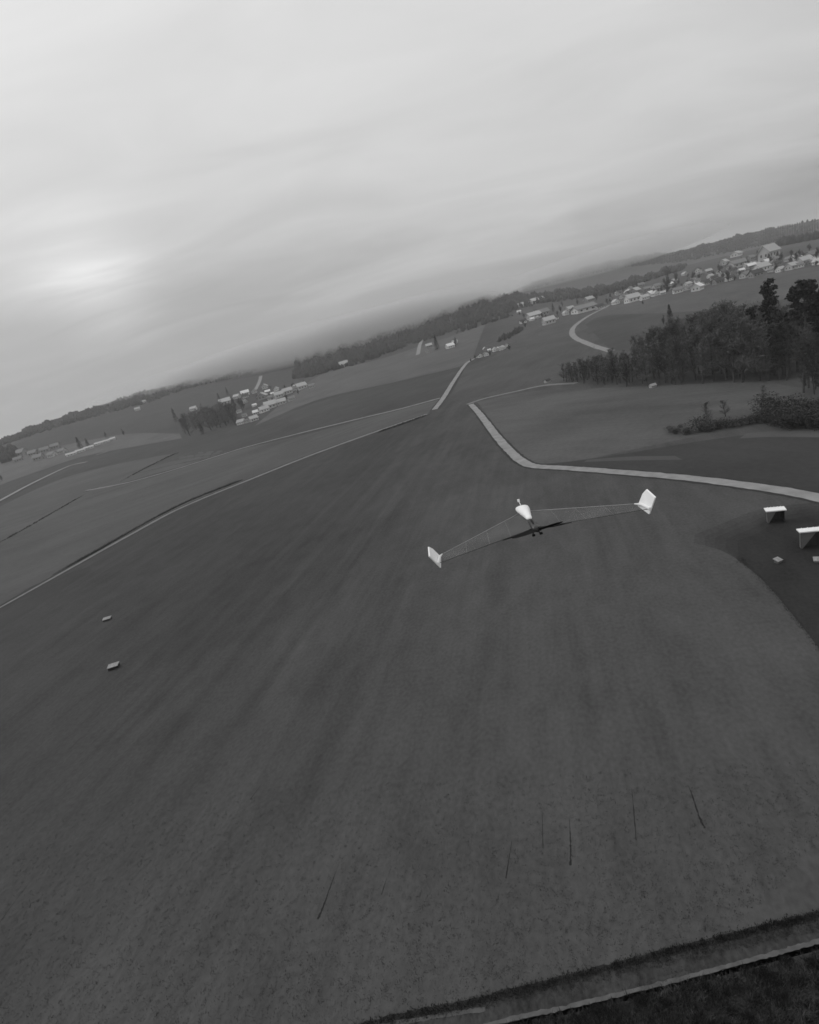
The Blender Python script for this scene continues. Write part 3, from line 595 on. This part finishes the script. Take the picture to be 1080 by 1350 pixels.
wood('far_wood', [(388, 500), (410, 497), (440, 489), (480, 478), (540, 456), (590, 440), (640, 421), (672, 412)], [(392, 474), (420, 466), (450, 458), (490, 446), (560, 421), (600, 405), (650, 392), (690, 390)], 4600, 9.5, MAT['wood'], 'dark wood covering the misty ridge behind the upper hamlet', 1)
wood('far_wood', [(-80, 612), (0, 588), (60, 569), (130, 548), (190, 533), (250, 512), (330, 494)], [(-80, 600), (0, 581), (60, 558), (130, 537), (200, 515), (270, 500), (340, 487)], 2800, 7, MAT['wood2'], 'wood along the crest of the left hill', 2)
wood('far_wood', [(640, 423), (700, 404), (760, 394), (800, 388), (850, 372), (900, 356)], [(680, 392), (700, 390), (740, 385), (790, 381), (850, 366), (905, 350)], 1400, 10, MAT['wood2'], 'hazy wood above the farmsteads and the hillside village', 3)
wood('far_wood', [(690, 384), (760, 366), (830, 352), (900, 345), (960, 333), (1000, 325), (1100, 306)], [(690, 378), (760, 356), (830, 341), (900, 331), (960, 315), (1000, 306), (1100, 286)], 4200, 9, MAT['wood'], 'wood on the farthest ridge at the right', 4)
wood('far_wood', [(0, 612), (20, 606), (22, 600)], [(0, 602), (12, 597), (20, 595)], 60, 14, MAT['wood'], 'small dark wood at the left edge beside the faint settlement', 5)
wood('hedge_row', [(1020, 326), (1050, 321), (1100, 311)], [(1020, 324), (1050, 319), (1100, 308)], 120, 14, MAT['wood'], 'dark tree belt above the right end of the village', 6)
wood('hedge_row', [(600, 441), (640, 428), (676, 417)], [(600, 438), (640, 425), (676, 414)], 60, 8, MAT['wood'], 'hedge below the ridge wood towards the farmsteads', 7)
wood('hedge_row', [(-10, 722), (40, 694), (85, 668), (113, 652)], [(-10, 720), (40, 692.5), (85, 666.5), (113, 651)], 420, .5, MAT['hedge'], 'low dark hedge crossing the meadow on the left', 8)
wood('hedge_row', [(655, 452), (672, 446), (690, 435)], [(656, 450), (673, 443), (690, 432)], 50, 6, MAT['wood'], 'hedge running from the roadside hamlet to the farmsteads', 9)

wood('hedge_row', [(70, 759), (130, 726), (200, 686), (250, 661), (300, 641), (320, 633)], [(70, 757), (130, 724), (200, 684.5), (250, 659.5), (300, 639.5), (320, 632)], 2200, .5, MAT['hedge'], 'long low dark hedge along the curving field lane on the left', 10)
wood('hedge_row', [(495, 572), (530, 560), (566, 547)], [(495, 570.5), (530, 558.5), (566, 545.5)], 500, .55, MAT['hedge'], 'low dark hedge at the far end of the curving lane', 20)
wood('hedge_row', [(158, 636), (190, 619), (220, 604), (236, 597)], [(158, 635), (190, 618), (220, 603), (236, 596)], 330, .7, MAT['hedge'], 'dark hedge along the left edge of the dark crop field', 21)
# low cloud lying on the ridges
def low_cloud(px, dist, size, dens, rz, label):
    d = rays([px])[0]; p = d*dist+np.array([0, 0, CAMZ]); nu, nv = 28, 14; V = [(0, 0, -1)]; Fc = []
    for j in range(1, nv):
        for i in range(nu):
            th = math.pi*j/nv; ph = 6.28318*i/nu; V.append((math.sin(th)*math.cos(ph), math.sin(th)*math.sin(ph), -math.cos(th)))
    V.append((0, 0, 1))
    for i in range(nu): Fc.append((0, 1+(i+1) % nu, 1+i)); Fc.append((len(V)-1, 1+(nv-2)*nu+i, 1+(nv-2)*nu+(i+1) % nu))
    for j in range(nv-2):
        for i in range(nu): a = 1+j*nu+i; b2 = 1+j*nu+(i+1) % nu; Fc.append((a, b2, b2+nu, a+nu))
    V = [(x*size[0], y*size[1], z*size[2]) for x, y, z in V]
    m2 = bpy.data.materials.new('low_cloud'); m2.use_nodes = True; t2 = m2.node_tree; t2.nodes.clear(); v2 = t2.nodes.new('ShaderNodeVolumePrincipled')
    v2.inputs['Color'].default_value = (.95, .95, .95, 1); v2.inputs['Density'].default_value = dens; v2.inputs['Anisotropy'].default_value = .2; t2.links.new(v2.outputs[0], t2.nodes.new('ShaderNodeOutputMaterial').inputs['Volume'])
    o = mesh_obj('low_cloud', V, Fc, m2); o.location = tuple(p); o.rotation_euler = (0, 0, rz); tag(o, label, 'cloud', None, 'stuff')
low_cloud((430, 452), 1330, (430, 130, 50), .0080, -.05, 'pale low cloud lying on the left end of the ridge wood')
low_cloud((320, 482), 1400, (380, 130, 36), .0055, .1, 'pale low cloud at the right end of the left hill')
low_cloud((540, 411), 1330, (280, 120, 30), .0055, -.1, 'thin low cloud brushing the middle of the ridge wood')
low_cloud((790, 345), 2250, (420, 200, 44), .0045, -.4, 'thin low cloud along the farthest ridge')

# ------------------------------------------------------------------ field shelters on the rough ground
def shelter(px_left, width, dep, hgt, rz, label):
    w = P1(*px_left); o = empty('field_shelter', w, rz)
    rf = MB()                                             # roof slab with fascia, pitched a little to the back
    a = [(-.25, -.35, hgt), (width+.25, -.35, hgt), (width+.25, dep+.3, hgt-.12), (-.25, dep+.3, hgt-.12)]; b = [(x, y, z+.16) for x, y, z in a]
    rf.poly(a+b, [(3, 2, 1, 0), (4, 5, 6, 7), (0, 1, 5, 4), (1, 2, 6, 5), (2, 3, 7, 6), (3, 0, 4, 7)]); rf.build('roof', MAT['sheet'], o)
    rb = MB()
    for k in range(5):
        x = (k+.5)*width/5; rb.box((x, dep/2, hgt+.115), (.05, dep+.55, .04))
    rb.build('roof_rib', MAT['sheet'], o)
    n = max(5, int(width/.45)); pw = width/n
    for k in range(n):                                    # back wall of upright boards, interior shade put into their colour
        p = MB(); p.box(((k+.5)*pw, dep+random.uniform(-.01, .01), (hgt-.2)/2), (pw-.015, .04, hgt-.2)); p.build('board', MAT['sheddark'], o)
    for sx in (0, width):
        p = MB(); p.box((sx, dep/2+.05, (hgt-.15)/2), (.05, dep-.1, hgt-.15)); p.build('side_wall', MAT['shedwall'] if sx == 0 else MAT['sheddark'], o)  # right wall coloured darker as the shaded side
    p = MB(); t = .03                                     # raking front panel, full height at the left post
    tri = [(-.02, -.12, hgt-.06), (width*.52, -.12, hgt-.06), (.10, -.12, .12), (-.02, -.12, .12)]
    p.poly(tri+[(x, y+t, z) for x, y, z in tri], [(0, 3, 2, 1), (4, 5, 6, 7), (0, 1, 5, 4), (1, 2, 6, 5), (2, 3, 7, 6), (3, 0, 4, 7)]); p.build('front_panel', MAT['shedwall'], o)
    for sx in (0, width):
        for sy in (0, dep):
            p = MB(); p.box((sx, sy-.02, hgt/2-.03), (.09, .09, hgt-.06)); p.build('post', MAT['sheddark'], o)
    tag(o, label, 'shelter', 'field shelters on the rough ground'); return o
shelter((1013, 690.5), 2.15, 1.1, 2.1, -.46, 'smaller white-roofed open field shelter standing nearer the road')
shelter((1057, 724), 3.4, .8, 2.6, -.40, 'larger white-roofed field shelter cut off by the right edge')
def trough(px, ln, dep, hgt, rz, label, wm, lm, cat='trough', name='feed_trough'):
    w = P1(*px); o = empty(name, w, rz); t = .07
    b = MB()
    for s in (-1, 1):
        b.box((0, s*(dep/2-t/2), hgt/2), (ln, t, hgt)); b.box((s*(ln/2-t/2), 0, hgt/2), (t, dep-2*t, hgt))
    b.box((0, 0, .06), (ln-2*t, dep-2*t, .08)); b.build('body', wm, o)
    l = MB(); l.poly([(-ln/2-.08, -dep/2-.1, hgt+.02), (ln/2+.08, -dep/2-.1, hgt+.02), (ln/2+.08, dep/2+.1, hgt+.22), (-ln/2-.08, dep/2+.1, hgt+.22), (-ln/2-.08, -dep/2-.1, hgt+.08), (ln/2+.08, -dep/2-.1, hgt+.08), (ln/2+.08, dep/2+.1, hgt+.28), (-ln/2-.08, dep/2+.1, hgt+.28)],
        [(3, 2, 1, 0), (4, 5, 6, 7), (0, 1, 5, 4), (1, 2, 6, 5), (2, 3, 7, 6), (3, 0, 4, 7)]); l.build('lid', lm, o)
    for s in (-1, 1):
        f = MB(); f.box((s*(ln/2-.2), 0, -.02), (.14, dep+.06, .1)); f.build('skid', MAT['sheddark'], o)
    tag(o, label, cat, 'lidded troughs on the grass'); return o
trough((151, 881), 1.7, .95, .5, .12, 'low pale-lidded dark trough on the left field, the lower and nearer of two', MAT['soil_shade'], MAT['roof_mid2'])  # shadow on the front is put into the near-black body colour
trough((142, 817.5), 1.6, .8, .35, .1, 'low grey-lidded trough on the left field, the upper and farther of two', MAT['sheddark'], MAT['roof_mid2'])  # body dark with the same painted-in shade
trough((1026, 741.5), .75, .6, .32, .25, 'small pale box on the dark ground below the smaller shelter', MAT['shedwall'], MAT['roof_mid2'], 'box', 'feed_box')
trough((1079, 741), .9, .7, .3, -.6, 'small pale box at the right edge below the larger shelter', MAT['shedwall'], MAT['roof_mid2'], 'box', 'feed_box')
w = P1(1008, 549)
o = empty('sluice_post', w); b = MB(); b.box((0, 0, .9), (.5, .3, 1.9)); b.build('pillar', MAT['wall_pale'], o); b = MB(); b.box((0, 0, 1.95), (.7, .5, .2)); b.build('cap', MAT['wall_pale'], o)
tag(o, 'short pale pillar standing in the stream hedge on the right', 'pillar')

# ------------------------------------------------------------------ rough grass in the near corner
def tufts(name, quad, n, hmin, hmax, material, label, seed, blades=7):
    r = np.random.default_rng(seed); q = np.array(quad, float); u, v = r.uniform(0, 1, (n, 1)), r.uniform(0, 1, (n, 1))
    pts = P((q[0]*(1-u)+q[1]*u)*(1-v)+(q[3]*(1-u)+q[2]*u)*v) if len(q) == 4 else P(spline(q, 600)[r.integers(0, 600, n)]+r.normal(0, 2.0, (n, 2))); V = []; Fc = []
    for w in pts:
        hh = r.uniform(hmin, hmax)
        for b in range(blades):
            a = r.uniform(0, 6.283); l = r.uniform(.2, .8)*hh; c = w+np.array([r.normal(0, .12), r.normal(0, .12), -.02]); s = np.array([-math.sin(a), math.cos(a), 0])*r.uniform(.015, .04)
            n0 = len(V); V += [c-s, c+s, c+np.array([math.cos(a)*l, math.sin(a)*l, hh*r.uniform(.6, 1.1)])]; Fc.append((n0, n0+1, n0+2))
    o = mesh_obj(name, V, Fc, material); tag(o, label, 'grass', None, 'stuff'); return o
MAT['tuft3'] = mat('rough_grass_black', .010, .95, .5, .5)
MAT['tuft4'] = mat('field_grass', .046, .95, .35, .6)
tufts('field_grass', [(-120, 1420), (900, 1300), (1180, 1000), (-120, 1060)], 9000, .05, .13, MAT['tuft4'], 'short tufts of grass in the near part of the field', 17, 6)
tufts('rough_grass', [(975, 737), (987, 745), (1031, 794), (1083, 859), (1160, 970)], 900, .05, .12, MAT['tuft'], 'ragged grass fringe along the edge of the dark rough ground', 18, 7)
cq = [(600, 1440), (1200, 1400), (1200, 1226), (650, 1364)]
tufts('rough_grass', cq, 5200, .15, .42, MAT['tuft'], 'dark tussocky grass in the lower right corner', 11)
tufts('rough_grass', cq, 420, .15, .4, MAT['tuft2'], 'pale dry stalks in the lower right corner', 12, 16)
tufts('rough_grass', cq, 520, .25, .5, MAT['tuft3'], 'blackish clumps of heath in the lower right corner', 16, 40)
tufts('rough_grass', [(360, 1405), (470, 1356), (620, 1322), (760, 1287), (900, 1251), (1000, 1226), (1080, 1206), (1190, 1176)], 1500, .08, .2, MAT['tuft3'], 'dark grass fringe along the near ditch', 13)
tufts('rough_grass', [(470, 1365), (1190, 1200), (1190, 1186), (450, 1362)], 700, .08, .2, MAT['tuft'], 'short grass between ditch and wheel track', 14)

# ------------------------------------------------------------------ the flying wing
SPAN = .982
f_ = rays([(605, 552)])[0]; r_ = np.cross(f_, [0, 0, 1.]); r_ /= np.linalg.norm(r_); n_ = np.cross(r_, f_)
bank = math.radians(2.6); r_ = r_*math.cos(bank)+n_*math.sin(bank); n_ = np.cross(r_, f_)
org = rays([(705, 697)])[0]*5.5+np.array([0, 0, CAMZ])
wing = empty('flying_wing', (0, 0, 0))
wing.matrix_world = Matrix(((r_[0], f_[0], n_[0], org[0]), (r_[1], f_[1], n_[1], org[1]), (r_[2], f_[2], n_[2], org[2]), (0, 0, 0, 1)))
fm = bpy.data.materials.new('clear_film'); fm.use_nodes = True; t = fm.node_tree; b = t.nodes['Principled BSDF']
b.inputs['Base Color'].default_value = (.3, .3, .3, 1); b.inputs['Roughness'].default_value = .35
tr_ = t.nodes.new('ShaderNodeBsdfTransparent'); mxs = t.nodes.new('ShaderNodeMixShader')
no = t.nodes.new('ShaderNodeTexNoise'); no.inputs['Scale'].default_value = 2.5; tcn = t.nodes.new('ShaderNodeTexCoord'); t.links.new(tcn.outputs['Object'], no.inputs['Vector'])
mr = t.nodes.new('ShaderNodeMapRange'); mr.inputs[1].default_value = .3; mr.inputs[2].default_value = .7; mr.inputs[3].default_value = .01; mr.inputs[4].default_value = .07
t.links.new(no.outputs[0], mr.inputs[0]); t.links.new(mr.outputs[0], mxs.inputs[0]); t.links.new(tr_.outputs[0], mxs.inputs[1]); t.links.new(b.outputs[0], mxs.inputs[2])
t.links.new(mxs.outputs[0], t.nodes['Material Output'].inputs['Surface'])
LE = lambda x: 1.0-1.17*abs(x)/SPAN
TE = lambda x: -.02-.46*abs(x)/SPAN
def sec(x, k, up):                                         # thin reflexed aerofoil, k = 0 at the leading edge
    c = LE(x)-TE(x); y = LE(x)-k*c; th = .055*c*(2.6*math.sqrt(max(k, 0))*(1-k)+.02)
    return (x, y, th*(.8 if up else -.35)+.02*abs(x))
for s in (-1, 1):
    B = MB(); nx, nk = 10, 9
    for up in (1, 0):
        n0 = len(B.v); B.v += [sec(s*(.03+(SPAN-.03)*i/nx), (k/nk)**1.4, up) for i in range(nx+1) for k in range(nk+1)]
        B.f += [(n0+i*(nk+1)+k, n0+i*(nk+1)+k+1, n0+(i+1)*(nk+1)+k+1, n0+(i+1)*(nk+1)+k) for i in range(nx) for k in range(nk)]
    B.build('wing_film', fm, wing, True)
    B = MB(); B.tube([sec(s*x, 0, 1) for x in (.05, .3, .6, SPAN)], [.005, .0045, .0038, .0035], 6); B.build('leading_edge', MAT['sparl'], wing)
    B = MB(); B.tube([sec(s*x, .97, 1) for x in (.05, .3, .6, SPAN-.02)], [.004, .0035, .003, .003], 6); B.build('trailing_edge', MAT['spar'], wing)
    B = MB(); B.tube([(s*.02, .0, .0), (s*.18, TE(.18)+.015, .0), (s*.34, TE(.34)+.015, .005)], [.013, .010, .003], 6); B.build('elevon_root', MAT['carbon'], wing)
    for x in (.25, .47, .7):
        B = MB(); B.tube([sec(s*x, k, 1) for k in (.0, .1, .3, .6, .97)], .0006, 4); B.build('rib', MAT['sparl'], wing)
    # winglet: swept plate with thickness, canted outwards
    B = MB(); out_ = [(-.015, LE(SPAN)+.01, 0), (-.015, TE(SPAN)+.03, -.03), (.05, TE(SPAN)-.02, .115), (.06, LE(SPAN)-.10, .155), (.035, LE(SPAN)-.05, .115)]
    A = [(s*(SPAN+x), y, z) for x, y, z in out_]; Bq = [(s*(SPAN+x+.012), y, z+.002) for x, y, z in out_]; n5 = 5
    B.poly(A+Bq, [tuple(range(n5)), tuple(range(n5, 2*n5))[::-1]]+[(i, i+n5, (i+1) % n5+n5, (i+1) % n5) for i in range(n5)]); B.build('winglet', MAT['white'], wing)
    B = MB(); B.tube([sec(s*(SPAN-.03), 0, 1), sec(s*(SPAN-.012), .4, 1), sec(s*SPAN, .97, 1)], [.006, .014, .014], 6); B.build('tip_rib', MAT['white'], wing)
# white fuselage pod over the centre, nose forward
B = MB(); prof = [(.30, .022, .010), (.34, .032, .025), (.47, .040, .038), (.65, .057, .046), (.83, .074, .048), (.98, .079, .038), (1.07, .070, .022), (1.10, .045, .009)]; n = 14
for y, rx, rz_ in prof:
    for i in range(n):
        a = 6.28318*i/n; B.v.append((rx*math.cos(a), y, .045+rz_*math.sin(a)*(1 if math.sin(a) > 0 else .6)))
for k in range(len(prof)-1):
    for i in range(n): B.f.append((k*n+i, k*n+(i+1) % n, (k+1)*n+(i+1) % n, (k+1)*n+i))
B.f += [tuple(range(n))[::-1], tuple((len(prof)-1)*n+i for i in range(n))]
pod = B.build('fuselage_pod', MAT['white'], wing, True)
B = MB(); B.tube([(-.0, 1.08, .07), (-.01, 1.10, .115)], .005, 6); B.box((-.01, 1.10, .125), (.026, .026, .03)); B.build('antenna', MAT['white'], pod)
B = MB(); B.tube([(0, .22, .03), (0, .08, .02), (0, -.06, .012), (0, -.10, .01)], [.028, .032, .034, .02], 10); B.build('motor', MAT['darkm'], wing, True)
B = MB(); B.tube([(0, .3, .04), (0, .1, .06), (0, .0, .055)], [.008, .012, .006], 6); B.build('tail_boom', MAT['carbon'], wing)
pr = empty('propeller', (.01, -.125, .01)); pr.parent = wing
B = MB(); B.tube([(0, .03, 0), (0, -.01, 0), (0, -.035, 0)], [.022, .02, .004], 10); B.build('hub', MAT['carbon'], pr, True)
for s in (-1, 1):
    B = MB(); st = [(.0, .016, .9), (.06, .020, .8), (.14, .019, .7), (.21, .014, .6), (.255, .006, .5)]
    for x, c, tw in st:
        B.v += [(s*x, -c*math.sin(tw)*s, s*x*.06+c*math.cos(tw)), (s*x, c*math.sin(tw)*s, s*x*.06-c*math.cos(tw)), (s*x, c*math.sin(tw)*s+.004, s*x*.06-c*math.cos(tw)), (s*x, -c*math.sin(tw)*s+.004, s*x*.06+c*math.cos(tw))]
    for k in range(len(st)-1):
        for i in range(4): B.f.append((k*4+i, k*4+(i+1) % 4, (k+1)*4+(i+1) % 4, (k+1)*4+i))
    B.f.append((16, 17, 18, 19)); B.build('blade', MAT['carbon'], pr)
for s, x in ((1, .045), (-1, -.03)):
    B = MB(); B.tube([(x*.4, .02, -.01), (x, -.0, -.06)], .006, 6); leg = B.build('gear_leg', MAT['carbon'], wing)
    B = MB(); B.tube([(x-.010, -.0, -.062), (x+.02, -.0, -.062)], .013, 10); B.build('wheel', MAT['carbon'], leg)
B = MB(); B.box((.03, .10, -.02), (.07, .14, .045)); B.build('battery', MAT['darkm'], wing)
tag(wing, 'model flying wing with clear film wings, white winglets and black propeller above the field', 'aircraft')

# ------------------------------------------------------------------ haze: even, thin air over the whole valley
hz = MB(); hz.box((0, 0, 88), (17000, 17000, 200)); hm = bpy.data.materials.new('haze'); hm.use_nodes = True; t = hm.node_tree; t.nodes.clear()
pv = t.nodes.new('ShaderNodeVolumePrincipled'); pv.inputs['Color'].default_value = (.95, .95, .95, 1); pv.inputs['Density'].default_value = .00016; pv.inputs['Anisotropy'].default_value = .2
t.links.new(pv.outputs[0], t.nodes.new('ShaderNodeOutputMaterial').inputs['Volume'])
hz = hz.build('haze', hm); tag(hz, kind='stuff', label='thin pale haze over the whole valley')
